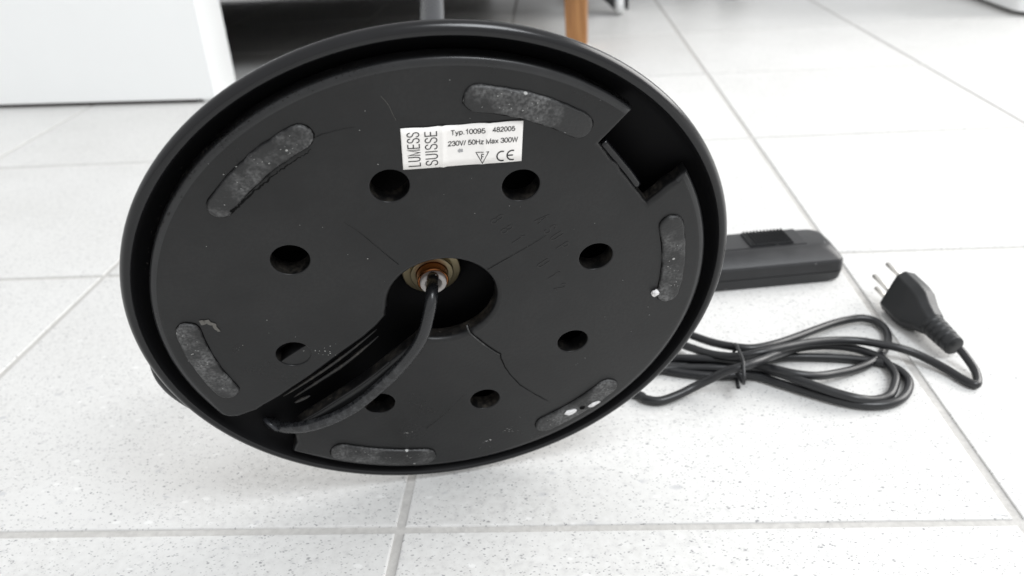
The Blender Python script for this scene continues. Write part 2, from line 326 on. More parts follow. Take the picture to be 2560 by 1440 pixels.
# ------------------------------------------------------------------ white cabinet, far right
wc = empty('white_unit', loc=(0.872, 1.187, 0))
tag(wc, 'white unit with rounded corner at the top right edge of the picture', 'cabinet')
bm = bmesh.new(); out = arc(0.028, 0.028, 0.028, 180, 270, 8) + [(0.5, 0), (0.5, 0.6), (0.012, 0.6)]
lo = [bm.verts.new((x, y, 0.009)) for x, y in out]; hi = [bm.verts.new((x, y, 0.5)) for x, y in out]
for k in range(len(out)): bm.faces.new((lo[k], lo[(k+1) % len(out)], hi[(k+1) % len(out)], hi[k]))
bm.faces.new(lo); bm.faces.new(hi)
o = link('body', bm_mesh(bm), M_white, wc); sharp(o)
link('plinth', box_mesh((0.03, 0.03, 0.0005), (0.49, 0.59, 0.009)), M_plinth, wc, smooth=False)

# ------------------------------------------------------------------ sofa (only a leg in view; it shades the tiles behind the lamp)
sofa = empty('wooden_legged_seat', loc=(0.125, 1.115, 0)); tag(sofa, 'dark piece of furniture on an orange wooden leg behind the lamp base', 'furniture')
link('seat', box_mesh((-1.35, -0.15, 0.136), (0.022, 0.75, 0.40), 0.02, 3), M_sofa, sofa)
link('seat_light_block', box_mesh((-1.3, 0.12, 0.093), (-0.03, 0.74, 0.137), 0.004), M_sofa, sofa)  # unseen box added low down to darken the tiles beneath
link('backrest', box_mesh((-1.35, 0.60, 0.40), (0.022, 0.78, 0.80), 0.03, 3), M_sofa, sofa)
link('back_light_block', box_mesh((-1.35, 0.752, 0.01), (-0.2, 0.77, 0.399), 0.002), M_sofa, sofa)  # unseen panel added to block light from behind
def leg_mesh(w0, w1, h):
    bm = bmesh.new(); vs = []
    for z, w in ((0.004, w0), (h*0.45, w0*1.04), (h, w1)):
        vs.append([bm.verts.new((x*w/2, y*w/2, z)) for x, y in ((-1, -1), (1, -1), (1, 1), (-1, 1))])
    for a, b in zip(vs, vs[1:]):
        for k in range(4): bm.faces.new((a[k], a[(k+1) % 4], b[(k+1) % 4], b[k]))
    bm.faces.new(vs[0]); bm.faces.new(vs[-1])
    bmesh.ops.bevel(bm, geom=[e for e in bm.edges if abs(e.verts[0].co.z-e.verts[1].co.z) > 0.01], offset=0.003, segments=2, affect='EDGES')
    return bm_mesh(bm)
for (x, y) in ((0.0, 0.0), (-1.3, 0.0), (0.0, 0.7), (-1.3, 0.7)):
    lg = link('leg', leg_mesh(0.034, 0.038, 0.1345), M_wood, sofa, smooth=False, loc=(x-0.004, y+0.006, 0)); lg.rotation_euler.z = -0.12
    link('glider', lathe([(0, 0.0002), (0.019, 0.0002), (0.0195, 0.004), (0, 0.004)], 20), M_white, lg)

# ------------------------------------------------------------------ rolling pedestal (only its casters in view)
ped = empty('rolling_furniture', Matrix.Translation((0.214, 1.412, 0)) @ Matrix.Rotation(0.40, 4, 'Z'))
tag(ped, 'piece of furniture on black casters with white wheels, beyond the wooden leg', 'furniture')
link('body', box_mesh((-0.03, -0.02, 0.15), (0.30, 0.22, 0.50), 0.004), M_white, ped, smooth=False)
def caster(x, y, rz):
    h = link('caster', lathe([(0, 0.1495), (0.008, 0.1495), (0.008, 0.075), (0.016, 0.075), (0.020, 0.062), (0.012, 0.058), (0, 0.058)], 24), M_plug, ped, loc=(x, y, 0)); h.rotation_euler.z = rz
    bm = bmesh.new(); n = 18
    for s in (-1, 1):       # two black fenders hugging the wheel
        ring_o = []; ring_i = []
        for k in range(n+1):
            a = math.radians(-25 + 230*k/n)
            ring_o.append(bm.verts.new((0.026*math.cos(a)*(.72 if s < 0 else 1), s*(0.036 if s < 0 else 0.0165), 0.026+0.026*math.sin(a)*(.9 if s < 0 else 1.25) + (.020 if s < 0 else 0))))
            ring_i.append(bm.verts.new((0.026*math.cos(a), s*0.0105, 0.026+0.026*math.sin(a)*1.25)))
        c_o = bm.verts.new((0, s*(0.036 if s < 0 else 0.0165), 0.046 if s < 0 else 0.026)); c_i = bm.verts.new((0, s*0.0105, 0.026))
        for k in range(n):
            bm.faces.new((ring_o[k], ring_o[k+1], ring_i[k+1], ring_i[k])); bm.faces.new((c_o, ring_o[k], ring_o[k+1])); bm.faces.new((c_i, ring_i[k], ring_i[k+1]))
    top = [[bm.verts.new((0.029*math.cos(math.radians(40+150*k/10)), s*0.0162, 0.026+0.0335*math.sin(math.radians(40+150*k/10)))) for k in range(11)] for s in (-1, 1)]
    for k in range(10): bm.faces.new((top[0][k], top[0][k+1], top[1][k+1], top[1][k]))
    link('hood', bm_mesh(bm), M_plug, h)
    w = link('wheel', lathe([(0, -0.0095), (0.018, -0.0095), (0.0235, -0.0075), (0.0245, 0), (0.0235, 0.0075), (0.018, 0.0095), (0, 0.0095)], 32), M_white, h, loc=(0, 0, 0.0246)); w.rotation_euler.x = math.pi/2
caster(0.0, 0.0, 4.25); caster(0.27, 0.015, 2.2); caster(0.0, 0.20, 0.3); caster(0.27, 0.20, 0.9)

# ------------------------------------------------------------------ the lamp base, lying with its underside towards the camera
E1 = Vector((0.97823109, 0.20751852, 0)); E2 = Vector((0.0583274, -0.27495221, 0.95968703)); AX = Vector((-0.19915283, 0.93879569, 0.28107082))
LC = Vector((0.0325393, 0.00621193, 0.1245))
LM = Matrix(((E1.x, E2.x, -AX.x, LC.x), (E1.y, E2.y, -AX.y, LC.y), (E1.z, E2.z, -AX.z, LC.z), (0, 0, 0, 1)))
lamp = empty('floor_lamp', LM); LI = LM.inverted()
tag(lamp, 'black floor lamp tipped over, showing the underside of its round base with white rating label', 'lamp')
prof = [(0.1238, -0.0012), (0.1243, 0.0), (0.1249, 0.0006), (0.1257, 0.0008), (0.1266, 0.0006), (0.1274, 0.0001), (0.1281, -0.0007), (0.12855, -0.0017), (0.1287, -0.0027), (0.1284, -0.0038), (0.1274, -0.0053), (0.1254, -0.0073), (0.1222, -0.0099),
        (0.112, -0.0155), (0.095, -0.0215), (0.075, -0.0262), (0.05, -0.0294), (0.022, -0.0320), (0.0175, -0.0350), (0.0165, -0.0420), (0.0095, -0.0430),
        (0.0095, -0.0290), (0.05, -0.0268), (0.075, -0.0230), (0.095, -0.0185), (0.110, -0.0130), (0.1196, -0.0086), (0.1222, -0.0058), (0.1235, -0.0030)]
shell = link('base_shell', lathe(prof, 160, closed=True), M_shell, lamp)
shell.data.materials.append(M_gap_shade)       # the inside is coloured near black for the shade in the gap
for f in shell.data.polygons:
    r_ = math.hypot(f.center.x, f.center.y); z_ = f.center.z
    if f.normal.z > -0.2 and z_ < -0.0002 and r_ < 0.1245 and (f.normal.x*f.center.x + f.normal.y*f.center.y < 0 or f.normal.z > 0.5): f.material_index = 1
# the moulded weight
holes = [(-15.8, 65.2), (34.7, 58.6), (67.7, 16.1), (59.8, -36.2), (16.8, -70.2), (-34.2, -62.0), (-67.2, -19.6), (-58.5, 34.6)]
hr = [7.5, 7.5, 7.4, 7.3, 7.3, 7.3, 7.5, 7.7]
cyv = -2.5; RW = 118.7
def wp(a): return (RW*math.cos(math.radians(a)), cyv + RW*math.sin(math.radians(a)))
def aof(p): return math.degrees(math.atan2(p[1]-cyv, p[0]))
notch = [(78.0, 88.6), (65.4, 74.2), (88.0, 42.5), (103.3, 56.2)]
rn = random.Random(12)
def rough_edge(a, b, n, j): return [(a[0]+(b[0]-a[0])*k/n + rn.uniform(-j, j), a[1]+(b[1]-a[1])*k/n + rn.uniform(-j, j)) for k in range(1, n)]
chanL = list(CHANL); chanR = list(CHANR)
a_start = aof(chanR[-1]); a_n0 = aof(notch[3]); a_n1 = aof(notch[0]); a_end = aof(chanL[0]) % 360
outer = [wp(a_start + (a_n0-a_start)*k/60) for k in range(61)] + rough_edge(notch[3], notch[2], 7, .35) + [notch[2]] + rough_edge(notch[2], notch[1], 14, .4) + [notch[1]] + [wp(a_n0 + (a_n1-a_n0) + (a_end-a_n1)*k/90) for k in range(91)]
outer += chanL[1:]
cc = (0.2, 0.9); rc = 23.9
a0 = math.degrees(math.atan2(chanL[-1][1]-cc[1], chanL[-1][0]-cc[0])); a1 = math.degrees(math.atan2(chanR[0][1]-cc[1], chanR[0][0]-cc[0]))
if a0 < 0: a0 += 360
outer += arc(cc[0], cc[1], rc, a0-3, a1+3, 40) + chanR[:-1]
jit = random.Random(3)
hl = [[(x + r*math.cos(2*math.pi*k/28)*1.0, y + r*math.sin(2*math.pi*k/28)*0.98) for k in range(28)] for (x, y), r in zip(holes, hr)]
weight = link('base_weight', flat_solid([mm(outer)] + [mm(h) for h in hl], -0.0085, 0.0, 0.0021, 5), M_weight, lamp); 
for v in weight.data.vertices:
    x, y, z = v.co; r_ = math.hypot(x, y + 0.0025)*1000
    for (hx, hy), h in zip(holes, hr):          # the holes keep a tight edge
        d_ = math.hypot(x*1000-hx, y*1000-hy)
        if d_ < h + 2.6:
            k_ = (h + max(d_-h, 0)*0.3)/d_ if d_ > 1e-6 else 1
            v.co.x = (hx + (x*1000-hx)*k_)/1000; v.co.y = (hy + (y*1000-hy)*k_)/1000
            if z > -0.0022: v.co.z = z*0.3
    if r_ > RW - 2.3 and z > -0.0022:           # the outer edge slopes off over 4 mm
        t_ = (math.degrees(math.atan2(y + 0.0025, x)) - a_start + 180) % 360 - 180; t2 = (math.degrees(math.atan2(y + 0.0025, x)) - a_end + 180) % 360 - 180
        q_ = min(1, min(abs(t_), abs(t2))/6)
        k_ = (RW - (RW - r_)*(1 + 0.85*q_))/r_; v.co.x = x*k_; v.co.y = (y + 0.0025)*k_ - 0.0025
sharp(weight, 50)
for f in weight.data.polygons:
    if f.normal.z > 0.999: f.use_smooth = False
weight.data.materials.append(M_recess_shade)       # walls of holes and channel painted darker, as if in shade
weight.data.materials.append(M_edge_sheen)        # the outer edge is lighter and glossier to paint in its highlight
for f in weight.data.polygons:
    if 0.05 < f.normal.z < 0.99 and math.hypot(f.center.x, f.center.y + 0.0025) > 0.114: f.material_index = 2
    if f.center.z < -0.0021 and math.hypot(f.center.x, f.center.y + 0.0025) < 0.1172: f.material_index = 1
# edge collar: the weight's rim steps back a little before it meets the shell
# half-closed hole
hx, hy = holes[6]; ang0 = math.degrees(math.atan2(HALFHOLE[1][1]-HALFHOLE[0][1], HALFHOLE[1][0]-HALFHOLE[0][0]))
link('hole_web', flat_solid([mm(arc(hx, hy, 7.9, ang0, ang0-180, 20))], -0.009, -0.0006, 0.0003, 1), M_weight, lamp, smooth=False)
# foot pads
def pad(r, w, a_0, a_1):
    h = w/2; da = math.degrees(h/r); A, B = a_0+da, a_1-da
    L = arc(0, 0, r+h, A, B, 14)
    c = (r*math.cos(math.radians(B)), r*math.sin(math.radians(B))); L += arc(c[0], c[1], h, B, B+180, 8)[1:-1]
    L += arc(0, 0, r-h, B, A, 14)
    c = (r*math.cos(math.radians(A)), r*math.sin(math.radians(A))); L += arc(c[0], c[1], h, A+180, A+360, 8)[1:-1]
    return [(x + jit.uniform(-.22, .22), y + jit.uniform(-.22, .22)) for x, y in L]
pads = [(101.2, 10.8, 53.0, 82.2), (101.6, 9.9, 113.4, 143.0), (106.2, 10.2, 175.8, 202.8), (110.4, 12.0, 236.0, 264.5), (108.0, 11.0, -66.5, -40.0), (103.8, 10.4, -9.0, 19.3)]
for k, a in enumerate(pads):
    o = link('foot_pad', flat_solid([mm(pad(*a))], -0.002, 0.0016, 0.0012, 3), M_pad, lamp)
    dark = link('pad_crevice_shade', flat_solid([mm(pad(a[0]-.12, a[1]+0.35, a[2]-0.2, a[3]+0.12))], -0.001, 0.00012, 0.0, 0), M_crack, lamp, smooth=False)  # flat dark sheet painted in for the shade round the pad
# cracks: thin dark jagged slits
def ribbon(pts, w0, w1, z=0.00022, n=4, jag=0.12):
    rr = random.Random(len(pts)*7+int(abs(pts[0][0])*10)); P = []
    for a, b in zip(pts, pts[1:]):
        for k in range(n):
            t = k/n; P.append((a[0]+(b[0]-a[0])*t + rr.uniform(-jag, jag), a[1]+(b[1]-a[1])*t + rr.uniform(-jag, jag)))
    P.append(pts[-1]); bm = bmesh.new(); L = []; m = len(P)
    for i, (x, y) in enumerate(P):
        a = P[max(i-1, 0)]; b = P[min(i+1, m-1)]; dx, dy = b[0]-a[0], b[1]-a[1]; q = math.hypot(dx, dy) or 1
        w = (w0+(w1-w0)*i/(m-1))*rr.uniform(.7, 1.3)/2; zz = z*1000
        L.append((bm.verts.new(((x-dy/q*w)/1000, (y+dx/q*w)/1000, z)), bm.verts.new(((x+dy/q*w)/1000, (y-dx/q*w)/1000, z))))
    for (a, b), (c, d) in zip(L, L[1:]): bm.faces.new((a, b, d, c))
    return bm_mesh(bm)
for pts, w0, w1 in ((CRK1, 0.8, 0.2), (CRK2, 0.16, 0.05), (CRK3, 0.26, 0.08), (CRK5, 0.16, 0.05), (CRK6, 0.12, 0.05)):
    link('crack', ribbon(pts, w0, w1), M_crack, lamp, smooth=False)
link('crack', ribbon(CRK7, 0.25, 1.0, 0.0017, 4, 0.3), M_crack, lamp, smooth=False)
# raised lip along the big crack, coloured lighter for its highlight
link('crack_lip', tube(catmull([(x/1000-.0005, y/1000-.0003, 0.0001) for x, y in CRK1[:6]], 4), 0.00042, 6), M_pad, lamp)
# hair and dust
link('hair', tube(catmull([(x/1000, y/1000, 0.0003) for x, y in HAIR], 5), 0.00006, 5), M_smear, lamp)
bm = bmesh.new(); rr = random.Random(5); SPL = []
pts = [(x, y, rr.uniform(.12, .30)) for x, y in SPECKS]
for cx_, cy_, sp_ in ((-23.5, -87.5, 1.6), (28.5, -97.0, 1.7), (17.0, -104.5, 1.5), (-53, -21, 2.2)):
    for _ in range(9): SPL.append((cx_ + rr.gauss(0, sp_), cy_ + rr.gauss(0, sp_*.5), rr.uniform(.1, .42)))
pts += SPL
for (r, w, a0_, a1_) in pads:
    for _ in range(16):
        a = math.radians(rr.uniform(a0_+3, a1_-3)); q = r + rr.gauss(0, w*0.22); pts.append((q*math.cos(a), q*math.sin(a), rr.uniform(.14, .36)))
for _ in range(30):
    a = rr.uniform(0, 6.283); q = 118*math.sqrt(rr.random()); pts.append((q*math.cos(a), q*math.sin(a), rr.uniform(.08, .2)))
for i, (x, y, s) in enumerate(pts):
    if any(math.hypot(x-hx_, y-hy_) < 8.2 for hx_, hy_ in holes) or math.hypot(x, y-1) < 26: 
        if i >= len(SPECKS): continue
    inpad = any(abs(math.hypot(x, y)-r) < w/2+0.2 and (a0_-1) < (math.degrees(math.atan2(y, x)) - (0 if a1_ < 180 or y > 0 or x > 0 and a0_ < 0 else -360)) < a1_+1 for r, w, a0_, a1_ in pads)
    z = 0.00175 if (inpad or i >= len(SPECKS)+36 and i < len(SPECKS)+36+96) else 0.0003
    n = 5; ring = [bm.verts.new(((x+s*rr.uniform(.25, 1.5)*math.cos(6.283*k/n))/1000, (y+s*rr.uniform(.2, 1.3)*math.sin(6.283*k/n))/1000, z)) for k in range(n)]
    c = bm.verts.new((x/1000, y/1000, z+s*.0005))
    for k in range(n): bm.faces.new((ring[k], ring[(k+1) % n], c))
tag(link('dust', bm_mesh(bm), M_dust, lamp, smooth=False), kind='stuff')
link('smear', ribbon(SMEAR, 2.6, 1.2, 0.0003, 4, 0.5), M_smear, lamp, smooth=False)
# crumbs of white foam, and one dark piece painted as a gap's shade
def crumb(x, y, z, sx, sy, sz, seed):
    bm = bmesh.new(); bmesh.ops.create_icosphere(bm, subdivisions=2, radius=1); g = random.Random(seed)
    for v in bm.verts: v.co = Vector((v.co.x*sx, v.co.y*sy, v.co.z*sz))*g.uniform(.75, 1.2)/1000
    o = link('foam_crumb_or_gap_shade', bm_mesh(bm), M_foam, lamp, smooth=False, loc=(x/1000, y/1000, z/1000)); return o
crumb(96.9, -9.6, 1.2, 1.7, 2.2, 1.4, 1).rotation_euler.z = -.4
crumb(60.5, -88.0, 1.8, 3.6, 1.9, 1.1, 2).rotation_euler.z = .25
crumb(73.0, -84.6, 1.6, 3.2, 1.2, 1.0, 3).rotation_euler.z = .5
crumb(66.8, -86.2, 1.6, 1.5, 1.3, .6, 4).data.materials[0] = M_crack  # dark lump standing in for the shaded gap in the torn pad
# centre: nylon bushing in a copper nut with brass washers
def ring_part(name, r0, r1, z0, z1, mat, n=40, ch=0.0004):
    return link(name, lathe([(r0, z0+ch), (r0+ch, z0), (r1-ch, z0), (r1, z0+ch), (r1, z1-ch), (r1-ch, z1), (r0+ch, z1), (r0, z1-ch)], n, True), mat, lamp)
ox, oy = -0.0022, -0.0042
for o in (ring_part('cable_bushing', 0.0038, 0.0060, -0.026, -0.0172, M_nylon), ring_part('lock_nut', 0.0060, 0.0072, -0.0262, -0.0192, M_copper, 40), ring_part('washer', 0.0072, 0.0100, -0.0272, -0.0240, M_brass), ring_part('washer', 0.0095, 0.0135, -0.0292, -0.0262, M_brass)):
    o.location.x += ox; o.location.y += oy; sharp(o, 40)
gx, gy = GROM[0]
bm_pts = [(gx/1000, gy/1000, -0.006)]
gr = link('grommet', lathe([(0.0043 + 0.0006*math.cos(a), 0.0009*math.sin(a)) for a in [2*math.pi*k/10 for k in range(10)]], 32, True), M_pole, lamp, loc=(gx/1000, gy/1000, -0.0055))
gr.rotation_euler = Vector((-0.75, -0.45, 0.55)).to_track_quat('Z', 'Y').to_euler()
link('inner_cable', tube(catmull([(x/1000, y/1000, z/1000) for x, y, z in CABLE], 6), 0.00275, 16), M_scuffcord, lamp)
# the same cable where it leaves through the rim and curls round behind the base
wf = [LI @ Vector(c) for c in ((-0.13, 0.13, 0.004), (-0.075, 0.135, 0.0028), (-0.02, 0.118, 0.003))]
leave = [Vector(c)/1000 for c in ((-100, -74, -9), (-110, -69, -11.5), (-118.5, -60, -11.3), (-124, -49.5, -10.3), (-127.6, -40, -10), (-129.3, -30, -11), (-128.5, -18, -16), (-124, -3, -28), (-116, 0, -48), (-108, -40, -85))]
link('outgoing_cable', tube(catmull(leave + wf, 6), 0.0026, 12), M_cord, lamp)
# pole
az, el = -0.1025, 0.285
pd = Vector((math.sin(az)*math.cos(el), math.cos(az)*math.cos(el), math.sin(el))); p0 = LC + AX*0.028
P = [LI @ (p0 + pd*t) for t in (0.0, 0.02, 0.3, 0.8, 1.45)]
link('pole', tube(P, 0.00825, 28), M_pole, lamp)
for q_, r_, z_ in ((((-30, -15.5), (-46, -29), (-62, -41), (-78, -52)), .0010, -0.0046), (((-30, -23), (-46, -37), (-60, -47), (-74, -57)), .0012, -0.0074), (((-66, -55), (-70, -56.5), (-74, -58.5)), .0010, -0.0052)):
    P_ = catmull([(x/1000, y/1000, z_) for x, y in q_], 6)
    link('channel_rib', tube(P_, [max(r_*math.sin(math.pi*(0.03+0.94*k/(len(P_)-1)))**0.8, .0001) for k in range(len(P_))], 8), M_recess_shade, lamp)
lip = [(chanR[k][0]/1000, chanR[k][1]/1000, -0.0012) for k in range(3, 10)]
link('channel_lip', tube(catmull(lip, 4), 0.0006, 6), M_weight, lamp)
link('notch_ledge', tube(catmull([(0.0672, 0.0730, -0.0032), (0.0728, 0.0655, -0.0030), (0.0790, 0.0570, -0.0028), (0.0832, 0.0505, -0.0030)], 5), 0.0019, 10), M_shell, lamp)
bm = bmesh.new(); rr = random.Random(21)
for _ in range(1100):
    a = math.radians(rr.triangular(92, 166, 124)); q = rr.gauss(117.6, 1.1); z = rr.uniform(-.0028, -.0004); s = rr.uniform(.12, .5)
    x, y = q*math.cos(a), q*math.sin(a) - 1.8
    vs = [bm.verts.new(((x+rr.uniform(-s, s))/1000, (y+rr.uniform(-s, s))/1000, z+rr.uniform(-.0004, .0006))) for _k in range(3)]
    bm.faces.new(vs)
M_lint = new_mat('lint', (0.015, 0.0135, 0.0115), 0.95, 0.1)
tag(link('lint', bm_mesh(bm), M_lint, lamp, smooth=False), kind='stuff')

# ---- rating label
lb = empty('rating_label'); lb.parent = lamp
def LP(s, t, z=0.0):    # s across, t down, both 0..1
    return ((-9.4 + 44.8*s - 0.65*t)/1000, (90.2 - 1.8*s - 17.75*t)/1000, z)
def crease(s): return 0.00035 + 0.00042*math.exp(-((s-0.335)/0.018)**2) + 0.0003*math.exp(-((s-0.715-0.0)/0.02)**2) + 0.00012*math.sin(s*9)
COL.objects.unlink(lb); bpy.data.objects.remove(lb)
bm = bmesh.new(); nx, ny = 90, 6; gv = []
for j in range(ny+1):
    row = []
    for i in range(nx+1):
        s, t = i/nx, j/ny
        x, y, z = LP(s, t, crease(s + 0.05*t*(1 if s > .5 else 0)))
        row.append(bm.verts.new((x, y + 0.00012*math.sin(s*23)*(1 if j in (0,) else 0), z)))
    gv.append(row)
for j in range(ny):
    for i in range(nx): bm.faces.new((gv[j][i], gv[j+1][i], gv[j+1][i+1], gv[j][i+1]))
me = bm_mesh(bm)
label = link('rating_label', me, M_paper, lamp)
lm = label.modifiers.new('paper', 'SOLIDIFY'); lm.thickness = 0.00012; lm.offset = 1
def print_on(me, name, s0, t0, s1, t1, rot90=False):
    """fit flat shape me into the label rectangle s0..s1 / t0..t1 (t down)"""
    xs = [v.co.x for v in me.vertices]; ys = [v.co.y for v in me.vertices]
    x0, x1, y0, y1 = min(xs), max(xs), min(ys), max(ys)
    bm = bmesh.new(); bm.from_mesh(me)
    bmesh.ops.triangulate(bm, faces=bm.faces[:]); bmesh.ops.subdivide_edges(bm, edges=[e for e in bm.edges if e.calc_length() > 0.25*(y1-y0)], cuts=1)
    for v in bm.verts:
        a, b = (v.co.x-x0)/(x1-x0), (v.co.y-y0)/(y1-y0)
        s, t = (s0+(s1-s0)*a, t1+(t0-t1)*b) if not rot90 else (s0+(s1-s0)*(1-b), t1+(t0-t1)*a)
        v.co = Vector(LP(s, t, crease(s + 0.05*t*(1 if s > .5 else 0)) + 0.00022))
    bm.to_mesh(me); bm.free()
    return link(name, me, M_black, label, smooth=False)
def stroke(pts, w, closed=False):
    bm = bmesh.new(); m = len(pts); L = []
    for i in range(m):
        a = pts[(i-1) % m] if closed or i else pts[i]; b = pts[(i+1) % m] if closed or i < m-1 else pts[i]; c = pts[i]
        d0 = Vector((c[0]-a[0], c[1]-a[1])); d1 = Vector((b[0]-c[0], b[1]-c[1]))
        if d0.length < 1e-9: d0 = d1.copy()
        if d1.length < 1e-9: d1 = d0.copy()
        d0.normalize(); d1.normalize(); n0 = Vector((-d0.y, d0.x)); n1 = Vector((-d1.y, d1.x)); n = (n0+n1).normalized(); k = 1/max(n.dot(n0), .35)
        L.append((bm.verts.new((c[0]+n.x*w/2*k, c[1]+n.y*w/2*k, 0)), bm.verts.new((c[0]-n.x*w/2*k, c[1]-n.y*w/2*k, 0))))
    for i in range(m if closed else m-1):
        a, b = L[i], L[(i+1) % m]; bm.faces.new((a[0], a[1], b[1], b[0]))
    return bm_mesh(bm)
def ell(cx, cy, rx, ry, n=26): return [(cx+rx*math.cos(2*math.pi*k/n), cy+ry*math.sin(2*math.pi*k/n)) for k in range(n)] 
def sm_(pts): return [(v.x, v.y) for v in catmull([(x, y, 0) for x, y in pts], 4)]
GL = {'0': (.56, [ell(.28, .5, .24, .47)]), '1': (.56, [[(.10, .74), (.24, .80), (.34, .97), (.34, .0)]]),
 '2': (.56, [sm_([(.06, .70), (.10, .86), (.28, .97), (.46, .88), (.50, .70), (.42, .52), (.16, .22), (.05, .04)]) + [(.53, .04)]]),
 '3': (.56, [sm_([(.06, .74), (.12, .90), (.28, .97), (.45, .88), (.47, .72), (.38, .57), (.24, .53)]), sm_([(.24, .53), (.42, .48), (.52, .30), (.46, .11), (.28, .03), (.11, .10), (.04, .27)])]),
 '4': (.56, [[(.38, .0), (.38, .95), (.04, .27), (.55, .27)]]),
 '5': (.56, [[(.49, .95), (.15, .95), (.08, .48)] + sm_([(.08, .48), (.20, .59), (.34, .61), (.48, .50), (.52, .31), (.46, .12), (.28, .03), (.12, .08), (.04, .24)])]),
 '8': (.56, [ell(.28, .74, .20, .23), ell(.28, .27, .24, .25)]),
 '9': (.56, [ell(.28, .67, .23, .29), sm_([(.51, .67), (.50, .35), (.42, .11), (.26, .03), (.12, .08), (.06, .22)])]),
 'T': (.61, [[(.02, .95), (.59, .95)], [(.305, .95), (.305, .0)]]), 'y': (.52, [[(.03, .70), (.26, .05)], [(.49, .70), (.26, .05), (.19, -.15), (.05, -.18)]]),
 'p': (.56, [[(.08, .70), (.08, -.22)], ell(.29, .35, .21, .32)]), '.': (.26, [[(.12, 0), (.12, .13)]]),
 'V': (.62, [[(.02, 1), (.31, .03), (.60, 1)]]), '/': (.30, [[(.02, -.02), (.28, 1.0)]]), ' ': (.27, []),
 'H': (.70, [[(.08, 0), (.08, 1)], [(.62, 0), (.62, 1)], [(.08, .53), (.62, .53)]]), 'z': (.50, [[(.05, .66), (.44, .66), (.05, .04), (.46, .04)]]),
 'M': (.82, [[(.08, 0), (.08, .97), (.41, .05), (.74, .97), (.74, 0)]]),
 'a': (.55, [sm_([(.06, .52), (.14, .66), (.28, .69), (.42, .62), (.44, .45), (.44, .12), (.51, .03)]), sm_([(.44, .39), (.20, .34), (.06, .22), (.09, .07), (.22, .02), (.38, .10), (.44, .24)])]),
 'x': (.50, [[(.03, .70), (.47, 0)], [(.47, .70), (.03, 0)]]), 'W': (.90, [[(.02, 1), (.23, .03), (.45, .95), (.67, .03), (.88, 1)]]),
 'F': (.58, [[(.08, 0), (.08, .96), (.54, .96)], [(.08, .52), (.48, .52)]]), 'L': (.56, [[(.08, 1), (.08, .04), (.52, .04)]]),
 'E': (.62, [[(.57, .96), (.08, .96), (.08, .04), (.58, .04)], [(.08, .52), (.54, .52)]]), 'I': (.28, [[(.14, 0), (.14, 1)]]),
 'U': (.66, [sm_([(.08, 1), (.08, .60), (.08, .34), (.14, .11), (.33, .03), (.52, .11), (.58, .34), (.58, .60), (.58, 1)])]),
 'S': (.64, [sm_([(.56, .74), (.50, .89), (.32, .97), (.13, .90), (.08, .75), (.14, .60), (.32, .53), (.50, .45), (.58, .28), (.52, .11), (.33, .03), (.12, .09), (.05, .27)])]),
 'A': (.62, [[(.02, 0), (.31, .97), (.60, 0)], [(.12, .34), (.50, .34)]]), 'P': (.60, [[(.08, 0), (.08, .96)], sm_([(.08, .96), (.34, .96), (.52, .88), (.54, .72), (.50, .56), (.32, .48), (.08, .48)])])}
def lettering(s, width, height, pen, gap=0.05):
    """letters drawn with an even pen, in millimetres, cap height = height"""
    adv = sum(GL[c][0] + gap for c in s) - gap; kx = (width - pen)/adv; bm = bmesh.new(); x = 0
    for c in s:
        for L in GL[c][1]:
            closed = len(L) == 26
            me = stroke([((x + px)*kx, py*(height - pen)) for px, py in L], pen, closed); bm.from_mesh(me); bpy.data.meshes.remove(me)
        x += GL[c][0] + gap
    return bm_mesh(bm)
LW, LH = 44.8, 17.8
def write(s, s0, t0, s1, t1, pen, rot90=False, name='printed_text', gap=0.05):
    """cap height fills t0..t1 (or s0..s1 when turned upright along the label's left side)"""
    w, h = ((s1-s0)*LW, (t1-t0)*LH) if not rot90 else ((t1-t0)*LH, (s1-s0)*LW)
    me = lettering(s, w, h, pen, gap); bm = bmesh.new(); bm.from_mesh(me)
    for v in bm.verts:
        x, y = v.co.x + pen/2, v.co.y + pen/2
        a, b_ = (s0 + x/LW, t1 - y/LH) if not rot90 else (s1 - y/LW, t1 - x/LH)
        v.co = Vector(LP(a, b_, crease(a + 0.05*b_*(1 if a > .5 else 0)) + 0.00022))
    bm.to_mesh(me); bm.free(); return link(name, me, M_black, label, smooth=False)
write('LUMESS', 0.042, 0.085, 0.152, 0.955, 0.40, True, gap=0.09)
write('SUISSE', 0.185, 0.085, 0.296, 0.955, 0.40, True, gap=0.09)
write('Typ.10095', 0.400, 0.110, 0.690, 0.245, 0.31)
write('482005', 0.745, 0.100, 0.937, 0.232, 0.31, gap=0.08)
write('230V/ 50Hz Max 300W', 0.375, 0.372, 0.962, 0.505, 0.31)
print_on(stroke([(0, 1), (1, 1), (0.5, 0)], 0.06, True), 'class_mark', 0.605, 0.69, 0.722, 0.995)
write('F', 0.650, 0.735, 0.682, 0.885, 0.32, False, 'class_mark')
c_arc = [(0.5+0.5*math.cos(a), 0.5+0.5*math.sin(a)) for a in [math.radians(70+220*k/24) for k in range(25)]]
print_on(stroke(c_arc, 0.13), 'conformity_mark', 0.782, 0.695, 0.848, 0.965)
bm = bmesh.new()
e1 = stroke(c_arc, 0.13); e2 = stroke([(0.02, 0.5), (0.58, 0.5)], 0.13)
for e in (e1, e2): bm.from_mesh(e)
print_on(bm_mesh(bm), 'conformity_mark', 0.868, 0.690, 0.934, 0.960)
sm = stroke([(0, 0.3), (0.3, 0.6), (0.6, 0.5), (1, 0.55)], 0.6); o = print_on(sm, 'smudge', 0.455, 0.575, 0.502, 0.68); o.data.materials[0] = M_smudge

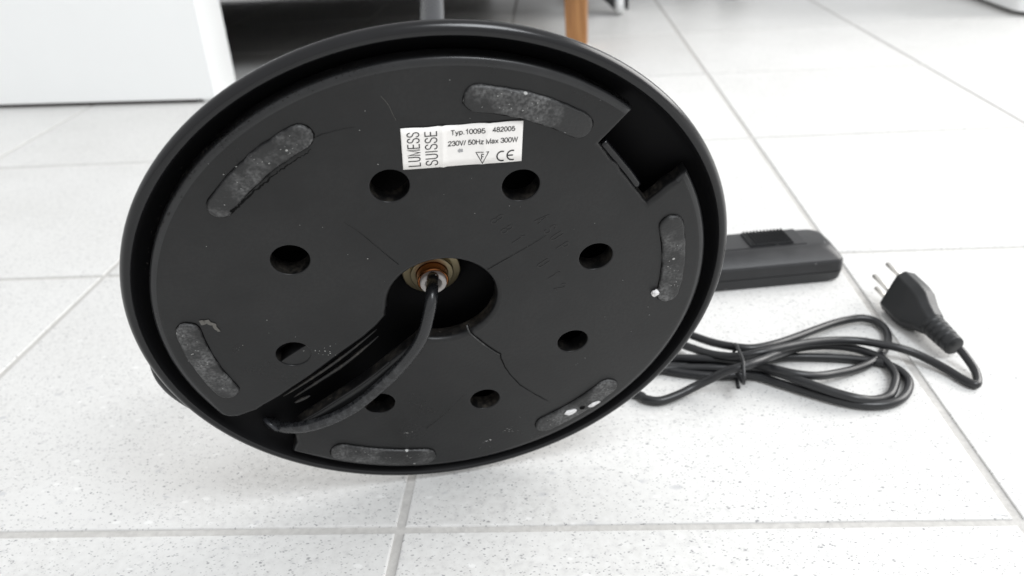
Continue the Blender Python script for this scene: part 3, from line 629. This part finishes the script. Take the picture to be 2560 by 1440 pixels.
# moulded characters standing just proud of the weight
M_weight2 = new_mat('moulded_relief', (0.0125, 0.0125, 0.0125), 0.42, 0.4)
for s, (x, y) in zip(('8', '8', '1', 'A', 'S', 'U', 'P', 'U', '1', '2'), TEXTPOS):
    w, h = (3.0 if s != '1' else 2.2), 6.4
    me = lettering(s, w, h, 0.5); ca, sa = math.cos(math.radians(-55)), math.sin(math.radians(-55))
    o = link('moulded_mark', me, M_weight2, lamp, smooth=False, loc=((x - ca*w/2 + sa*h/2)/1000, (y - sa*w/2 - ca*h/2)/1000, 0.00014))
    o.rotation_euler.z = math.radians(-55)
    for v in me.vertices: v.co = v.co/1000
    so = o.modifiers.new('thick', 'SOLIDIFY'); so.thickness = 0.0005; so.offset = -1

# ------------------------------------------------------------------ power cord with plug, bundled by a tie
cord = empty('power_cord', loc=(0, 0, 0)); cord.location = (0.2, 0.13, 0)
tag(cord, 'coiled black power cord with three-pin plug, tied in a bundle on the tiles', 'power cord')
off = Vector((0.2, 0.13, 0))
def arcs(a, b, xx, z): # hidden turn behind the lamp base
    ym = (a[1]+b[1])/2; s = 1 if b[1] > a[1] else -1; d = abs(b[1]-a[1])/2 + 12
    return [(xx+22, a[1]-s*6, z), (xx+5, ym-s*d*.8, z), (xx, ym, z), (xx+5, ym+s*d*.8, z), (xx+22, b[1]+s*6, z)]
path = [(-20, 118, 3), (30, 128, 3), (85, 125, 3)] + L3 + arcs(L3[-1], L4[0], 72, 4) + L4 + arcs(L4[-1], L1[0], 60, 5) + L1 + arcs(L1[-1], L2[0], 88, 8) + L2
kj = random.Random(2)
link('cable', tube(catmull([Vector((p[0]+kj.uniform(-.35, .35), p[1]+kj.uniform(-.35, .35), p[2]))/1000 - off for p in path], 6), 0.00262, 12), M_cord, cord)
pf, pn = Vector(TIE[0])/1000, Vector(TIE[1])/1000
yf, yn = pf.y, pn.y; xm = (pf.x+pn.x)/2
loop = catmull([Vector((pf.x + (pn.x-pf.x)*(yf-y)/(yf-yn), y, z)) - off for y, z in ((yf, .008), (yf-.001, .0145), (yf-.008, .0185), (0.127, .0205), (0.110, .0245), (0.104, .023), (0.099, .015), (yn, .005), (yn+.002, .001), (0.115, .0008), (yf-.006, .0008), (yf-.001, .003))], 4, True)
link('tie', tube(loop, 0.0011, 8, True), M_cord, cord)
# plug
PF = Vector((0.3141, 0.2045, 0.0158)); PE = Vector((0.3265, 0.1405, 0.0100))
Y = (PE-PF).normalized(); Wd = Vector((0.36, 0.0, 0.93)); Wd = (Wd - Y*Wd.dot(Y)).normalized(); Th = Wd.cross(Y)
def sect(s, w, t, ch):
    c = PF + Y*s
    o = [(-w/2+ch, -t/2), (w/2-ch, -t/2), (w/2, -t/2+ch), (w/2, t/2-ch), (w/2-ch, t/2), (-w/2+ch, t/2), (-w/2, t/2-ch), (-w/2, -t/2+ch)]
    return [c + Wd*a + Th*b - off for a, b in o]
bm = bmesh.new(); rows = []
for s, w, t, ch in ((0, .0305, .0160, .0040), (.0008, .0312, .0168, .0042), (.0165, .0312, .0172, .0045), (.0245, .0290, .0168, .0045), (.0330, .0205, .0150, .0040), (.0405, .0160, .0140, .0036), (.0415, .0152, .0134, .0036)):
    rows.append([bm.verts.new(v) for v in sect(s, w, t, ch)])
for a, b in zip(rows, rows[1:]):
    for k in range(8): bm.faces.new((a[k], a[(k+1) % 8], b[(k+1) % 8], b[k]))
bm.faces.new(rows[0]); bm.faces.new(rows[-1])
bmesh.ops.bevel(bm, geom=bm.edges[:], offset=0.0005, segments=1, affect='EDGES')
plug = link('plug', bm_mesh(bm), M_plug, cord); sharp(plug, 14)
for a, b, ln in ((0.0080, 0.0018, 0.0245), (-0.0030, -0.0028, 0.0245), (-0.0105, 0.0018, 0.0215)):
    c = PF + Wd*a + Th*b - off
    link('pin', tube([c, c - Y*(ln-.001), c - Y*(ln-.0003), c - Y*ln], [.00165, .00165, .0013, .0007], 14), M_pinm, plug)
rp = []; rad = []
for k in range(0, 57):
    s = 0.0408 + 0.0240*k/56; ph = (k % 11); base = .0077 - .0013*k/56
    rp.append(PF + Y*s - off); rad.append(base - (.0018 if ph in (8, 9, 10) else 0) if k < 46 else base)
rad[-1] -= .0006
link('strain_relief', tube(rp, rad, 18), M_plug, plug)

# ------------------------------------------------------------------ foot dimmer
dd = Vector((0.99149485, 0.13014592, 0)); dn = Vector((-0.13014592, 0.99149485, 0))
dim = empty('foot_dimmer', Matrix(((dd.x, dn.x, 0, 0.1985), (dd.y, dn.y, 0, 0.2385), (0, 0, 1, 0), (0, 0, 0, 1))))
tag(dim, 'black foot dimmer with ribbed slider on the tiles behind the lamp base', 'dimmer switch')
def hull(s0, s1, levels):   # levels: (z, inset_long_side, inset_end)
    bm = bmesh.new(); rows = []; D = 0.052
    for z, il, ie, cr in levels:
        x0, x1, y0, y1 = s0+ie, s1-ie, il, D-il
        o = []
        for cx, cy, a in ((x1-cr, y0+cr, -90), (x1-cr, y1-cr, 0), (x0+cr, y1-cr, 90), (x0+cr, y0+cr, 180)): o += arc(cx, cy, cr, a, a+90, 5)
        rows.append([bm.verts.new((x, y, z)) for x, y in o])
    n = len(rows[0])
    for a, b in zip(rows, rows[1:]):
        for k in range(n): bm.faces.new((a[k], a[(k+1) % n], b[(k+1) % n], b[k]))
    bm.faces.new(rows[0]); bm.faces.new(rows[-1]); return bm_mesh(bm)
o = link('lower_case', hull(-0.028, 0.0965, [(0.0004, 0.0012, 0.006, .009), (0.0025, 0.0004, 0.002, .006), (0.0085, 0.0001, 0.0005, .006), (0.0088, 0.0009, 0.001, .006)]), M_dimmer, dim); sharp(o, 30)
o = link('upper_case', hull(-0.028, 0.0965, [(0.0088, 0.0010, 0.001, .006), (0.0091, 0.0001, 0.0003, .006), (0.0165, 0.0002, 0.0003, .006), (0.0182, 0.0010, 0.0010, .006), (0.0246, 0.0082, 0.0055, .010), (0.0252, 0.0100, 0.0068, .010), (0.0262, 0.0125, 0.0090, .010)]), M_dimmer, dim); sharp(o, 22)
link('slider_plate', box_mesh((-0.02, 0.0155, 0.0262), (0.072, 0.042, 0.0267), 0.0002), M_dimmer, dim, smooth=False)
sl = link('slider', box_mesh((0.0295, 0.0175, 0.0267), (0.0625, 0.0405, 0.0279), 0.0003), M_plug, dim, smooth=False)
bm = bmesh.new()
for k in range(12):
    x = 0.0308 + k*0.00265
    v = [bm.verts.new(c) for c in ((x, .0178, .0278), (x+.0017, .0178, .0278), (x+.0008, .0178, .0294), (x, .0402, .0278), (x+.0017, .0402, .0278), (x+.0008, .0402, .0294))]
    for f in ((0, 1, 2), (3, 5, 4), (0, 2, 5, 3), (1, 4, 5, 2), (0, 3, 4, 1)): bm.faces.new([v[i] for i in f])
link('rib', bm_mesh(bm), M_dimmer, sl, smooth=False)
# lead from the dimmer back into the bundle, behind the lamp base
lead = [Vector(c)/1000 - Vector((0.1985, 0.2385, 0)) for c in ((171, 262, 10), (150, 255, 7), (120, 238, 3), (95, 205, 3), (70, 170, 3), (20, 150, 3), (-20, 140, 3))]
ri = Matrix(((dd.x, dd.y, 0), (dn.x, dn.y, 0), (0, 0, 1)))
link('lead', tube(catmull([ri @ c for c in lead], 6), 0.0026, 10), M_cord, dim)
